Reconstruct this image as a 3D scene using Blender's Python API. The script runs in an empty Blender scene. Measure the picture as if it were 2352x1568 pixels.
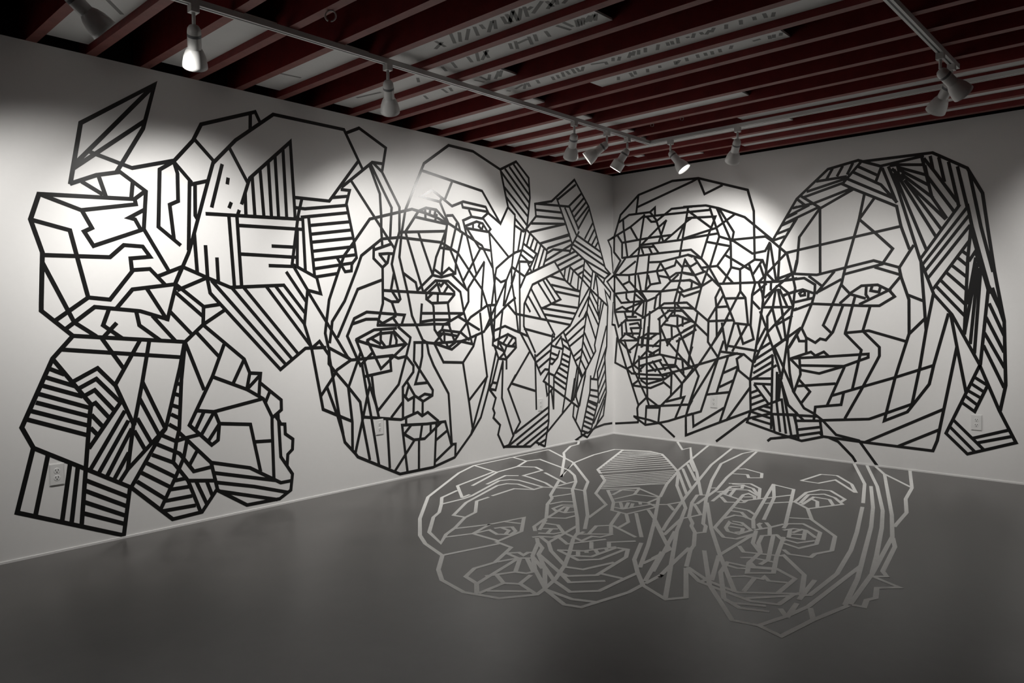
import bpy, bmesh, math, random
from mathutils import Vector, Matrix, Quaternion
random.seed(4)
S = bpy.context.scene
C = S.collection
# ---------- camera ----------
yaw, pitch, roll = -.7471, -.0350, -.0081
fw = Vector((math.sin(yaw)*math.cos(pitch), math.cos(yaw)*math.cos(pitch), math.sin(pitch)))
r0 = Vector((math.cos(yaw), -math.sin(yaw), 0)); u0 = r0.cross(fw)
rr = r0*math.cos(roll)+u0*math.sin(roll); uu = -r0*math.sin(roll)+u0*math.cos(roll)
cd = bpy.data.cameras.new('camera'); cam = bpy.data.objects.new('camera', cd); C.objects.link(cam)
cd.sensor_width = 36; cd.lens = 1686.485/2352*36; cd.clip_start = .02
cam.matrix_world = Matrix(((rr.x, uu.x, -fw.x, 4.5434), (rr.y, uu.y, -fw.y, -6.5046), (rr.z, uu.z, -fw.z, 1.2771), (0, 0, 0, 1)))
S.camera = cam
# ---------- world, exposure ----------
w = bpy.data.worlds.new('world'); S.world = w; w.use_nodes = True
w.node_tree.nodes['Background'].inputs[0].default_value = (.5, .5, .5, 1)
w.node_tree.nodes['Background'].inputs[1].default_value = .0
S.view_settings.view_transform = 'Standard'; S.view_settings.look = 'None'
S.view_settings.exposure = 0.0; S.view_settings.gamma = 1; S.view_settings.use_curve_mapping = False
POWER = 96.0

# ---------- materials ----------
def mat(name, col, rough=.5, noise=0, scale=6, col2=None, bump=0, emit=0, spec=.5, rnoise=0):
    m = bpy.data.materials.new(name); m.use_nodes = True
    n = m.node_tree.nodes; l = m.node_tree.links; b = n['Principled BSDF']
    b.inputs['Base Color'].default_value = (*col, 1); b.inputs['Roughness'].default_value = rough
    b.inputs['Specular IOR Level'].default_value = spec
    if noise or bump or rnoise:
        tc = n.new('ShaderNodeTexCoord'); nz = n.new('ShaderNodeTexNoise')
        nz.inputs['Scale'].default_value = scale; nz.inputs['Detail'].default_value = 8; nz.inputs['Roughness'].default_value = .65
        l.new(tc.outputs['Object'], nz.inputs['Vector'])
        if noise:
            rp = n.new('ShaderNodeValToRGB'); rp.color_ramp.elements[0].position = .3; rp.color_ramp.elements[1].position = .7
            c2 = col2 or tuple(c*(1-noise) for c in col)
            rp.color_ramp.elements[0].color = (*c2, 1); rp.color_ramp.elements[1].color = (*col, 1)
            l.new(nz.outputs['Fac'], rp.inputs[0]); l.new(rp.outputs[0], b.inputs['Base Color'])
        if rnoise:
            mr = n.new('ShaderNodeMapRange'); mr.inputs['To Min'].default_value = rough-rnoise; mr.inputs['To Max'].default_value = rough+rnoise
            l.new(nz.outputs['Fac'], mr.inputs['Value']); l.new(mr.outputs[0], b.inputs['Roughness'])
        if bump:
            bp = n.new('ShaderNodeBump'); bp.inputs['Strength'].default_value = bump; bp.inputs['Distance'].default_value = .002
            l.new(nz.outputs['Fac'], bp.inputs['Height']); l.new(bp.outputs[0], b.inputs['Normal'])
    if emit:
        b.inputs['Emission Color'].default_value = (1, .97, .92, 1); b.inputs['Emission Strength'].default_value = emit
    return m
M = dict(
    wall=mat('white_wall_paint', (.78, .775, .765), .5, .02, 30, bump=.08),
    floor=mat('polished_concrete', (.105, .10, .096), .32, .4, 2.2, rnoise=.1),
    deck=mat('dark_ceiling_boards', (.012, .004, .004), .8),
    red=mat('red_joist_paint', (.20, .012, .012), .55, .35, 9, bump=.3),
    redb=mat('brownish_red_joist_underside', (.24, .075, .062), .6, .3, 12, bump=.3),  # underside is a paler, browner red than the joist sides
    panel=mat('white_ceiling_panel', (.72, .72, .71), .8, .05, 8),
    shadow_line=mat('grey_panel_shadow', (.24, .24, .235), .8),  # grey for the cast-shadow pattern painted on the ceiling panels
    tape=mat('black_tape', (.008, .008, .008), .32),
    wtape=mat('white_tape', (.72, .72, .70), .5, .1, 20),
    white=mat('white_enamel', (.62, .62, .61), .35),
    slot=mat('dark_slot', (.02, .02, .02), .5),
    plate=mat('white_plastic', (.70, .70, .69), .35),
    bulb=mat('lit_lamp_face', (1, 1, 1), .5, emit=10),
    grey=mat('printed_grey_band', (.16, .16, .17), .5),
    steel=mat('grey_steel', (.35, .35, .35), .35))

def link(name, bm, m, parent=None, smooth=False):
    me = bpy.data.meshes.new(name); bm.to_mesh(me); bm.free()
    for x in (m if isinstance(m, list) else [m]): me.materials.append(x)
    if smooth:
        for p in me.polygons: p.use_smooth = True
    o = bpy.data.objects.new(name, me); C.objects.link(o)
    if parent: o.parent = parent
    return o
def box(bm, a, b, mi=0):
    v = [bm.verts.new((x, y, z)) for x in (a[0], b[0]) for y in (a[1], b[1]) for z in (a[2], b[2])]
    fs = [(0, 1, 3, 2), (4, 6, 7, 5), (0, 4, 5, 1), (2, 3, 7, 6), (0, 2, 6, 4), (1, 5, 7, 3)]
    return [bm.faces.new([v[i] for i in f]) for f in fs]
def boxo(name, a, b, m, parent=None):
    bm = bmesh.new(); box(bm, a, b); return link(name, bm, m, parent)
def lathe(bm, prof, n=28):
    rings = []
    for r, z in prof:
        rings.append([bm.verts.new((r*math.cos(2*math.pi*i/n), r*math.sin(2*math.pi*i/n), z)) for i in range(n)] if r > 1e-6 else [bm.verts.new((0, 0, z))])
    for A, B in zip(rings, rings[1:]):
        for i in range(n):
            j = (i+1) % n
            q = [A[i % len(A)], B[i % len(B)], B[j % len(B)], A[j % len(A)]]
            q = list(dict.fromkeys(q))
            if len(q) > 2: bm.faces.new(q)
def empty(name, loc=(0, 0, 0)):
    o = bpy.data.objects.new(name, None); C.objects.link(o); o.location = loc; o.empty_display_size = .05; return o
def tag(o, label, cat, group=None):
    o['label'] = label; o['category'] = cat
    if group: o['group'] = group
    return o
def struct(o, label=None):
    o['kind'] = 'structure'
    if label: o['label'] = label
    return o

# ---------- room ----------
H, X1, Y1 = 2.75, 8.0, -10.0
struct(boxo('floor', (-.2, Y1-.2, -.15), (X1+.2, .2, 0), M['floor']))
struct(boxo('wall_left', (-.15, Y1, 0), (0, 0, H), M['wall']))
struct(boxo('wall_right', (-.15, 0, 0), (X1, .15, H), M['wall']))
struct(boxo('wall_side', (X1, Y1, 0), (X1+.15, .15, 3.2), M['wall']))
struct(boxo('wall_rear', (-.15, Y1-.15, 0), (X1+.15, Y1, 3.2), M['wall']))
struct(boxo('baseboard_left', (0, Y1, 0), (.005, 0, .012), M['wall']))
struct(boxo('baseboard_right', (.005, -.005, 0), (X1, 0, .012), M['wall']))
struct(boxo('trim_1', (-.2, Y1, H), (-.15, .3, 3.2), M['deck']))
struct(boxo('trim_2', (-.15, .2, H), (X1, .25, 3.2), M['deck']))
deck = struct(boxo('ceiling', (-.2, Y1-.15, 2.99), (X1+.15, .3, 3.05), M['deck']))
JY = [-5.3066+.28928*k for k in range(-14, 19)]
me0 = None
for y in JY:
    if me0 is None:
        bm = bmesh.new(); fs = box(bm, (-.1, -.053, 0), (X1, 0, .24))
        for f in fs:
            f.normal_update()
            if f.normal.z < -.5 or (abs(f.normal.z) > .5 and f.calc_center_median().z < .01): f.material_index = 1
        bmesh.ops.recalc_face_normals(bm, faces=bm.faces)
        o = link('joist', bm, [M['red'], M['redb']], deck); me0 = o.data
    else:
        o = bpy.data.objects.new('joist', me0); C.objects.link(o); o.parent = deck
    o.location = (0, y, H+.001)
PAN = {1: [(.05, 3)], 3: [(.05, 1.04)], 5: [(.05, 1.04)], 6: [(1.06, 3.4)], 7: [(.05, 2.33)], 8: [(.05, 1.40)], 9: [(.95, 3.6)],
       10: [(.05, 1.14), (1.64, 2.9)], 12: [(.05, 1.13)], 13: [(.05, 2.26)], 14: [(.05, 1.13)], 15: [(.05, 1.06), (1.94, 5)],
       16: [(.05, 2.22)], 17: [(.6, .68), (1.6, 5)], 18: [(.3, 1.14), (1.55, 5)]}
panels = []
for n, spans in PAN.items():
    ya = -5.3066+.28928*(n-1)+.001; yb = -5.3066+.28928*n-.054
    for a, b in spans:
        p = boxo('ceiling_panel', (a, ya, 2.79), (b, yb, 2.802), M['panel'], deck); panels.append((a, b, ya, yb, p))

# ---------- tape and painted ceiling shadow ----------
def ribbon(pts, wd, to3, up, thick, ext):
    P = [Vector(p) for p in pts]
    P[0] = P[0]+(P[0]-P[1]).normalized()*ext; P[-1] = P[-1]+(P[-1]-P[-2]).normalized()*ext
    Lf, Rt = [], []
    for i, p in enumerate(P):
        d1 = (p-P[i-1]).normalized() if i else None
        d2 = (P[i+1]-p).normalized() if i < len(P)-1 else None
        a = d1 or d2; b = d2 or d1
        na = Vector((-a.y, a.x)); nb = Vector((-b.y, b.x)); m = na+nb
        if m.length < .25: m = na.copy(); k = 1
        else:
            m.normalize(); k = min(1/max(m.dot(na), .3), 2.6)
        Lf.append(p+m*wd/2*k); Rt.append(p-m*wd/2*k)
    bm = bmesh.new()
    T = [[bm.verts.new(to3(q, h)) for q in side] for h in (up, up+thick) for side in (Lf, Rt)]
    l0, r0_, l1, r1 = T; n = len(P)
    for i in range(n-1):
        bm.faces.new((l1[i], r1[i], r1[i+1], l1[i+1])); bm.faces.new((l0[i], l0[i+1], r0_[i+1], r0_[i]))
        bm.faces.new((l0[i], l1[i], l1[i+1], l0[i+1])); bm.faces.new((r0_[i], r0_[i+1], r1[i+1], r1[i]))
    bm.faces.new((l0[0], r0_[0], r1[0], l1[0])); bm.faces.new((l0[-1], l1[-1], r1[-1], r0_[-1]))
    bmesh.ops.recalc_face_normals(bm, faces=bm.faces)
    return bm
TO = {'L': lambda q, h: (h, q[0], q[1]), 'R': lambda q, h: (q[0], -h, q[1]), 'f': lambda q, h: (q[0], q[1], h), 'c': lambda q, h: (q[0], q[1], 2.79-h)}
TAPE_AND_SHADOW = {}  # C is the shadow pattern painted on the ceiling, the other keys are tape
TAPE_AND_SHADOW['C'] = '''
c 1603,-3795 1514,-3681
c 1648,-3773 1554,-3676
c 1717,-3770 1596,-3670
c 1760,-3770 1687,-3670
c 1803,-3768 1776,-3713
c 1877,-3757 1761,-3664
c 1895,-3760 1820,-3670
c 1953,-3762 1906,-3680
c 1988,-3767 1941,-3676
c 2048,-3783 1916,-3670
c 2039,-3773 1974,-3664
c 2089,-3771 1987,-3671
c 2114,-3774 2046,-3672
c 2142,-3748 2100,-3733
c 2218,-3762 2093,-3684
c 2234,-3747 2216,-3676
c 2269,-3731 2180,-3675
c 2276,-3723 2248,-3681
c 2311,-3690 2276,-3672
c 1461,-3777 1438,-3683
c 1475,-3741 1372,-3699
c 1278,-3486 1225,-3400
c 1177,-3475 1136,-3402
c 1413,-3486 1364,-3403
c 1502,-3501 1406,-3389
c 1572,-3482 1434,-3388
c 1546,-3482 1488,-3387
c 1733,-3469 1684,-3398
c 1777,-3471 1707,-3376
c 1764,-3438 1848,-3449
c 1873,-3469 1811,-3370
c 1916,-3471 1863,-3388
c 1989,-3465 1956,-3389
c 2079,-3482 2096,-3383
c 2131,-3492 2132,-3410
c 2197,-3469 2151,-3392
c 2216,-3470 2171,-3393
c 2240,-3466 2188,-3397
c 2282,-3464 2214,-3412
c 2306,-3460 2235,-3402
c 2342,-3463 2264,-3394
c 1137,-3163 1151,-3086
c 1209,-3184 1198,-3103
c 1284,-3171 1203,-3098
c 1368,-3177 1249,-3084
c 1401,-3173 1300,-3096
c 906,-3164 863,-3104
c 851,-3184 814,-3100
c 1133,-2857 1146,-2828
c 1201,-2842 1301,-2876
c 1327,-2883 1243,-2801
c 1344,-2882 1301,-2811
c 1425,-2882 1391,-2820
c 1537,-2865 1505,-2804
c 1580,-2868 1549,-2808
c 1636,-2887 1592,-2811
c 1669,-2884 1644,-2820
c 1719,-2893 1683,-2813
c 1751,-2890 1722,-2818
c 1793,-2877 1738,-2817
c 1851,-2876 1931,-2852
c 1942,-2855 1921,-2808
c 2014,-2878 1981,-2831
c 2053,-2866 2010,-2815
c 2141,-2882 2080,-2814
c 2164,-2883 2119,-2827
c 2193,-2881 2153,-2820
c 2239,-2884 2201,-2823
c 2320,-2877 2270,-2806
c 2374,-2871 2352,-2823
c 2400,-2869 2379,-2820
c 2448,-2891 2410,-2813
c 2483,-2857 2504,-2858
c 2546,-2884 2509,-2831
c 2579,-2874 2572,-2837
c 2629,-2868 2586,-2824
c 2660,-2880 2622,-2832
c 2728,-2876 2700,-2821
c 2809,-2879 2785,-2822
c 2877,-2871 2863,-2827
c 2932,-2876 2916,-2814
c 2974,-2854 2947,-2804
c 1840,-2570 1802,-2515
c 1935,-2581 1906,-2506
c 1973,-2589 1943,-2530
c 2053,-2568 2021,-2512
c 2139,-2568 2120,-2531
c 2248,-2572 2222,-2515
c 2277,-2570 2237,-2528
c 2325,-2576 2301,-2520
c 2399,-2581 2377,-2526
c 2445,-2574 2428,-2527
c 2486,-2571 2465,-2517
c 2535,-2573 2515,-2519
c 2610,-2573 2581,-2529
c 2726,-2554 2771,-2556
c 2827,-2569 2809,-2519
c 2851,-2567 2831,-2520
c 2899,-2564 2871,-2526
c 367,-4093 385,-3957
c 1040,-4045 972,-3990
c 1057,-4004 993,-3944
c 281,-3463 503,-3422
c 911,-3444 848,-3382
c 653,-3170 611,-3103
c 739,-5202 611,-5093
'''
TAPE_AND_SHADOW['F1'] = '''
f 68,-1171 57,-2153 179,-2443 596,-3131 983,-3531 1256,-3760 1399,-3842 1626,-3916 1774,-4075 1897,-4162 2091,-4200 2265,-4144 2364,-3997 2342,-3912
f 68,-1171 615,-1496 1164,-2011 1315,-2253 1732,-2772 1902,-3025
f 60,-2151 396,-2223 369,-1940 270,-1718 312,-1584 786,-1773 948,-1902 1094,-2071 1239,-2299 1724,-2869 1913,-3108 1973,-3230 2107,-3432 2213,-3606 2301,-3787 2342,-3912
f 71,-1672 270,-1718
f 362,-2222 503,-2760 796,-2987
f 401,-2228 584,-2682
f 793,-2990 770,-2891
f 611,-2862 683,-3078 815,-3200 963,-3351 1022,-3452 1250,-3684 1458,-3778 1357,-3646 1296,-3516 1183,-3331 1141,-3195 941,-2987 926,-2856
f 818,-3198 824,-3000 809,-2910 624,-2432 659,-2348 727,-2321 877,-2344 1016,-2371 1208,-2266 1318,-2262
f 634,-2576 535,-2267 612,-2201
f 1180,-3320 1085,-3337 914,-3062 726,-2560 737,-2465 813,-2421 1017,-2471 1016,-2371
f 917,-2808 890,-2549 1021,-2476
f 378,-1932 503,-1862 628,-1924 644,-2173 744,-2193 946,-2255 1068,-2326
f 1313,-3528 1407,-3331 1463,-3081 1650,-3312 1676,-3534 1466,-3533 1407,-3331
f 1397,-3682 1466,-3533
f 1466,-3533 1487,-3416 1582,-3449 1647,-3397
f 1426,-3230 1532,-3194
f 1487,-3370 1508,-3325 1548,-3282 1622,-3332 1645,-3399
f 1518,-3335 1581,-3347 1619,-3417
f 1624,-3912 1714,-3565
f 1673,-3554 1810,-3573 1914,-3811 1898,-3942 1950,-4053 2056,-4082 2145,-4168
f 2061,-4086 1965,-3695
f 1856,-3661 1958,-3680 2005,-3639
f 1864,-3654 1901,-3610 1948,-3626 1937,-3578 1953,-3564
f 1918,-3793 1958,-3680
f 2020,-3982 2088,-3844 2144,-3822 2155,-3781
f 1971,-3679 2083,-3835
f 1993,-3649 2160,-3786
f 2057,-3941 2150,-3994 2216,-3952 2176,-3827
f 2153,-4160 2150,-3994
f 2165,-4115 2313,-3990
f 2224,-3951 2363,-3998
'''
TAPE_AND_SHADOW['F2'] = '''
f 12,-627 103,-760 113,-893 279,-1206 422,-1373 902,-2012 635,-1507 551,-1112 537,-753 834,-620 999,-670 1181,-873 1495,-1240 1661,-1690 1829,-2055
f 616,-739 957,-1602 1064,-1708
f 1099,-1749 1236,-1892 1429,-2271 1669,-2482 1771,-2814
f 704,-1978 1062,-2163
f 1081,-2061 1080,-2295
f 974,-2131 1215,-2520 1282,-2584 1360,-2727 1577,-2997 1596,-3058 1641,-3187 1705,-3251
f 1598,-3027 1711,-3219
f 1255,-2552 1306,-2396
f 1371,-2717 1397,-2608 1453,-2567
f 1513,-2638 1452,-2681 1460,-2789 1523,-2831
f 1539,-2671 1491,-2704 1575,-2976
f 1491,-2811 1588,-2821 1619,-2763
f 1579,-2981 1672,-2920 1681,-2832
f 1520,-2705 1586,-2823
f 1640,-3091 1729,-3068 1857,-3170
f 1702,-3187 1779,-3133
f 1751,-3270 1824,-3224 1844,-3168
f 1757,-3166 1786,-3232
f 1829,-3009 1909,-3370
f 1777,-3353 1797,-3315 1864,-3277 1866,-3213
f 1803,-3318 1915,-3377 2012,-3473 2219,-3610
f 1806,-3352 1869,-3416 1990,-3600 2137,-3750 2342,-3912
f 1872,-3415 1944,-3466 1998,-3561 2165,-3706 2341,-3913
f 2008,-3616 2156,-3715
f 2007,-3564 2255,-3701 2380,-3778 2494,-3651
f 2144,-3686 2314,-3811 2457,-3871 2550,-3772 2549,-3568 2552,-3458
f 2263,-3704 2320,-3717 2419,-3612 2375,-3292 2310,-3178 2254,-3193
f 2229,-3621 2320,-3592 2375,-3404
f 2412,-3582 2548,-3566
f 2031,-3438 2148,-3357 2236,-3186
f 2038,-3439 2217,-3497 2293,-3410 2299,-3194
f 2143,-3465 2234,-3406 2246,-3200
f 2132,-3389 2166,-3434
f 2156,-3346 2176,-3372
f 2182,-3301 2232,-3344
f 2202,-3239 2243,-3269
f 2084,-3205 2156,-3302
f 2208,-3211 2160,-3143 2258,-3028
f 1889,-3255 2003,-3322 2114,-3111
f 1869,-3172 2030,-3224 2021,-3115 2067,-3098 2089,-3009
f 1979,-3088 1917,-2931 1975,-2861 2082,-3011
f 1938,-3150 1933,-3077
f 1947,-3124 2070,-3016
f 1986,-2857 2220,-2964
f 1966,-2848 1851,-2592
f 1438,-2147 1581,-1944 1834,-2069
f 1449,-2149 1674,-2402 1782,-2574 1905,-2585 1952,-2323
f 1545,-2227 1510,-2065 1601,-2026
f 1589,-1957 1654,-2114
f 1625,-2323 1657,-2111 1829,-2074
f 1680,-2397 1731,-2290 1852,-2255 1838,-2083
f 1753,-2502 1818,-2501 1890,-2283 1948,-2233
f 1710,-2371 1804,-2490
f 1750,-2336 1820,-2476
f 1787,-2339 1836,-2430
f 1803,-2274 1840,-2326
f 1852,-2255 1955,-2310
f 1908,-2595 2016,-2734 2038,-2866
f 1939,-2530 2243,-2939
f 1953,-2408 2111,-2579 2293,-2800
f 1848,-2111 2120,-2600 2356,-3047 2516,-3377
f 2303,-3035 2429,-3296 2546,-3445 2659,-3573
f 2496,-3317 2495,-3134
f 2354,-3923 2518,-3934 2620,-3889
f 2358,-3927 2530,-4005 2604,-3979 2662,-3695 2658,-3579
f 2660,-3577 2833,-3657 2890,-3577 2697,-3236
f 2659,-3548 2654,-3395 2661,-3433
f 2640,-3522 2470,-3092
f 637,-761 855,-622
f 675,-858 891,-636
f 712,-951 928,-650
f 748,-1043 963,-664
f 783,-1132 999,-677
f 817,-1218 1048,-722
f 850,-1302 1110,-795
f 882,-1384 1170,-866
f 914,-1464 1229,-935
f 945,-1542 1285,-1002
f 986,-1615 1340,-1068
f 1053,-1679 1394,-1131
f 1133,-1767 1464,-1213
f 1174,-1813 1489,-1277
f 1213,-1858 1513,-1339
f 1251,-1903 1537,-1400
f 1277,-1951 1560,-1460
f 1302,-1998 1582,-1519
f 1326,-2045 1605,-1576
f 1350,-2090 1626,-1633
f 1374,-2135 1571,-1923
f 1357,-2065 1647,-1683
'''
TAPE_AND_SHADOW['F3'] = '''
f 780,-12 1031,-355 1038,-215 1317,-699 1620,-1157 2016,-1819
f 1114,-12 1476,-1207
f 1499,-1237 1743,-1682 2112,-2206 2222,-2453 2318,-2816
f 1529,-1284 1932,-1873
f 1467,-1114 1868,-1696
f 1408,-929 1770,-1445
f 1351,-785 1599,-1151
f 1359,-12 1571,-817 1784,-1433 1986,-2009 2196,-2573 2266,-2746
f 1574,-12 1545,-175 1614,-726 1854,-1351 2095,-1896 2376,-2461 2413,-2497 2468,-2616 2442,-2665
f 1605,-12 1894,-1182 2028,-1617 2118,-2068
f 1998,-1842 2050,-1797
f 1998,-1842 2075,-2055 2229,-2369 2322,-2494 2348,-2554 2428,-2657 2545,-2881 2569,-2961 2684,-3209
f 2097,-2069 2267,-2290 2226,-2437
f 1904,-2271 1975,-2209 2015,-2079
f 1991,-2212 2086,-2309
f 2151,-1988 2462,-2522 2734,-2944 3021,-3367
f 1973,-1585 1999,-1562
f 1818,-839 1858,-790 2039,-870 2104,-1024 2030,-1087 1971,-986 1862,-1032
f 2003,-1361 2131,-1271 2246,-1369 2369,-1659
f 2034,-1368 2103,-1342 2148,-1454 2081,-1511
f 2160,-1929 2059,-1450 2114,-1374
f 2064,-1672 2122,-1516 2208,-1470 2329,-1585
f 2118,-1358 2209,-1401 2317,-1558
f 2090,-1679 2315,-1783 2379,-1650 2497,-1410
f 2148,-1779 2241,-1893 2336,-1828 2328,-1765
f 2091,-1562 2129,-1683
f 2113,-1484 2181,-1713
f 2353,-1691 2317,-1613 2252,-1566 2240,-1625 2468,-2490 2597,-2634 2666,-2617 2699,-2457
f 2272,-1678 2323,-1634
f 2263,-1170 2561,-2168 2650,-2357
f 2270,-1185 2436,-1565 2616,-2138
f 2270,-1185 2443,-1239 2752,-2134
f 2452,-1751 2585,-1585
f 2346,-1986 2448,-1994 2526,-2065
f 2373,-2075 2436,-2067 2524,-2171
f 2418,-2278 2434,-2160 2488,-2149 2571,-2191
f 2106,-2584 2419,-2957 2482,-3026 2490,-3211
f 2215,-2430 2329,-2691 2826,-3649
f 2330,-2716 2491,-3116 2596,-3382
f 2546,-2936 2613,-3234 2661,-3433
f 2473,-2298 2542,-2288 2657,-2404 2634,-2521 2563,-2512 2519,-2451 2473,-2298
f 2505,-2343 2574,-2343
f 2526,-2412 2603,-2399 2629,-2467 2606,-2500
f 2668,-2381 2711,-2283 2747,-2151
f 2635,-2221 2637,-2261 2683,-2329
f 2655,-2190 2705,-2256 2774,-2416
f 2682,-2394 2769,-2626 2867,-2753
f 2808,-2387 2749,-2463 2792,-2606 2869,-2751 2897,-2953 2956,-3097 3052,-3012 2968,-2780 2853,-2409
f 2797,-2421 2949,-2837 2951,-2935
f 2804,-2390 2883,-2479
f 2735,-2725 2799,-2806 2972,-2739 2981,-2718 3175,-2939 3257,-3180
f 2701,-2468 2725,-2921
f 2830,-2901 2874,-2863 2985,-2855
f 2805,-3015 2905,-3009 3032,-2940 3163,-3020 3176,-3253
f 2834,-3058 2890,-3065 2925,-3041
f 2899,-2941 2959,-3005
f 2922,-3018 3027,-2964
f 2913,-3201 2967,-3145 3047,-3127 3043,-3092 3080,-3132 3154,-3097
f 3014,-3147 3050,-3333
f 2698,-3217 2859,-3319 2987,-3356 3038,-3364 3253,-3197
f 2708,-3245 2836,-3357 2964,-3389 3126,-3424 3233,-3380 3235,-3228 3251,-3191
f 2841,-3361 2850,-3311
f 3090,-3415 3233,-3246
f 2631,-2924 2892,-3363 3157,-3669 3262,-3646 3371,-3684 3406,-3445 3463,-3191
f 2728,-2949 2873,-3303
f 2809,-3011 2853,-3173 3021,-3473 3122,-3529 3232,-3483
f 3038,-3488 3079,-3496 3196,-3435
f 3262,-3646 3308,-3484 3338,-3316 3338,-2621
f 3259,-3421 3301,-3474
f 3288,-3317 3315,-3489
f 3353,-3331 3404,-3436
f 3278,-3266 3240,-2978
f 3260,-3214 3294,-3183 3288,-2817 3217,-2399 3132,-2036 2973,-1428
f 2374,-921 2405,-603 2516,-566 2701,-798 2812,-1048
f 2805,-1046 2560,-729 2504,-925 2374,-921
f 2588,-1583 2546,-1270 2588,-1126 2655,-1104 2818,-1292 2821,-1388
f 2628,-1590 2581,-1326 2660,-1238 2750,-1293 2852,-1441 2722,-1704 2588,-1583
f 2653,-1621 2635,-1367 2741,-1367 2818,-1512
f 2632,-1424 2699,-1476 2752,-1620
f 2724,-1711 2837,-1943 3065,-2199 3144,-2475 3096,-2588 3100,-2656 2996,-2682 2944,-2628
f 2721,-1990 2833,-1931
f 2781,-2235 2758,-2134 2833,-2069 2975,-2181 3040,-2416 2995,-2549 2898,-2517
f 2798,-2275 2830,-2206 2895,-2190 2994,-2299
f 2818,-2230 2875,-2391 2954,-2379 2893,-2192
f 2865,-2322 2916,-2290
f 2857,-2289 2874,-2181
f 2869,-2446 2953,-2463 3010,-2359
f 2467,-12 2770,-725 2943,-1317
f 2568,-12 2865,-750 3099,-1434 3212,-1845 3352,-2424 3412,-2692
f 2829,-773 3029,-1396 3158,-1863 3334,-2605 3386,-2825 3451,-3194
f 2637,-12 2781,-280 3171,-1499 3311,-1995 3416,-2706 3464,-3168
f 2785,-277 3061,-623
f 2895,-12 3068,-637 3125,-1016 3227,-1387 3261,-1774
f 3319,-2014 3375,-2180 3444,-2635 3480,-2697 3432,-2743 3567,-2813 3491,-2889 3525,-3021 3503,-3072 3520,-3162 3477,-3171
'''
TAPE_AND_SHADOW['K1'] = '''
L -5166,2023 -5106,2365 -4703,2665 -4775,2394 -4929,2115
L -5145,2129 -4712,2652
L -5149,2109 -4766,2438
L -5066,2213 -5028,2203 -4842,2154 -4597,2234
L -5166,2023 -5032,2088 -4908,2122 -4768,2028 -4785,1805 -4647,1565
L -5107,2040 -5005,1984
L -5023,2086 -4988,1976
L -4840,2077 -4850,1983
L -4834,1974 -4770,2030
L -4832,1975 -5318,1949 -5361,1810 -5310,1637 -5322,1377 -5324,1325 -5175,1186 -4559,1133
L -5313,1948 -5115,1883 -4826,1946 -4832,1977
L -5113,1883 -5064,1789 -5104,1766 -5058,1689 -4786,1804
L -4781,1918 -4865,1864 -4833,1858 -4804,1804
L -5359,1809 -5175,1767 -5093,1400
L -5310,1624 -4974,1630 -4898,1704 -4794,1702 -4753,1644 -4863,1629 -4857,1557
L -5259,1271 -5092,1399 -4980,1388 -4850,1562 -4756,1572 -4673,1484
L -5311,1582 -5166,1260 -5059,1182
L -5030,1170 -4920,995
L -4709,1531 -4566,1593
L -4943,1343 -4857,1449 -4608,1486 -4437,1349 -4333,1365
L -4604,1488 -4663,1265
L -4776,1455 -4673,1285
L -5175,1186 -5277,1065 -5430,706 -5380,591 -5463,258 -4940,18 -4900,287
L -5277,1063 -5093,796 -5100,753 -5130,437 -5159,123
L -5204,1229 -5061,1346 -4816,1322 -4663,1274
L -4987,1333 -5020,1242 -4925,1169
L -4950,1252 -5018,1176
L -4839,1318 -4824,1239 -4710,1150
L -4747,1292 -4616,1139
L -5230,1112 -4579,1039
L -4822,1152 -4963,901
L -4770,1148 -4816,901 -4867,657
L -5180,933 -5055,1000 -4963,894 -4871,661
L -5150,894 -5063,940 -4943,800
L -5124,850 -5073,877 -4975,753
L -5092,793 -5071,804 -5003,714
L -5292,1010 -5225,976
L -5309,964 -5177,909
L -5330,922 -5138,847
L -5349,879 -5096,777
L -5358,832 -5110,734
L -5380,788 -5115,682
L -5401,745 -5120,628
L -4939,794 -5109,553
L -4812,898 -4755,762 -4695,624
L -4831,803 -4732,589
L -4848,689 -4777,546
L -4866,618 -4813,508
L -4698,607 -4909,400 -4950,341
L -4564,1126 -4594,978 -4689,610 -4720,574 -4892,292
L -4559,1130 -4587,902 -4607,600 -4626,527 -4647,405
L -4609,879 -4590,872
L -4624,816 -4596,805
L -4641,748 -4604,733
L -4651,694 -4610,670
L -4665,634 -4616,600
L -4711,575 -4626,527
L -4734,521 -4637,466 -4608,449 -4524,326 -4411,336
L -4767,464 -4647,400 -4609,345 -4561,274 -4487,64
L -4797,417 -4636,309
L -4829,365 -4663,249
L -4857,318 -4704,190
L -4643,288 -4579,291
L -4664,238 -4560,236
L -4700,174 -4541,175
L -4722,116 -4520,112
L -4890,288 -4659,54 -4478,62 -4381,185
L -5381,591 -5121,432 -4892,290
L -5313,542 -5379,230
L -5208,474 -5254,171
L -5170,450 -5208,152
L -5127,371 -4917,243
L -5130,312 -4924,188
L -5137,250 -4930,133
L -5141,187 -4937,86
L -4870,666 -4909,402
L -4918,741 -5107,429
L -4900,682 -5062,406
L -4883,633 -5021,378
L -4903,495 -4983,355
L -5091,736 -5038,668
L -5097,663 -5068,626
L -4562,525 -4585,418 -4636,309 -4726,135
L -4503,447 -4548,372
L -4626,529 -4573,540 -4485,551
L -4605,575 -4413,364 -4374,177
L -4561,274 -4382,244
L -4508,254 -4447,107
L -4441,242 -4413,161
'''
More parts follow.
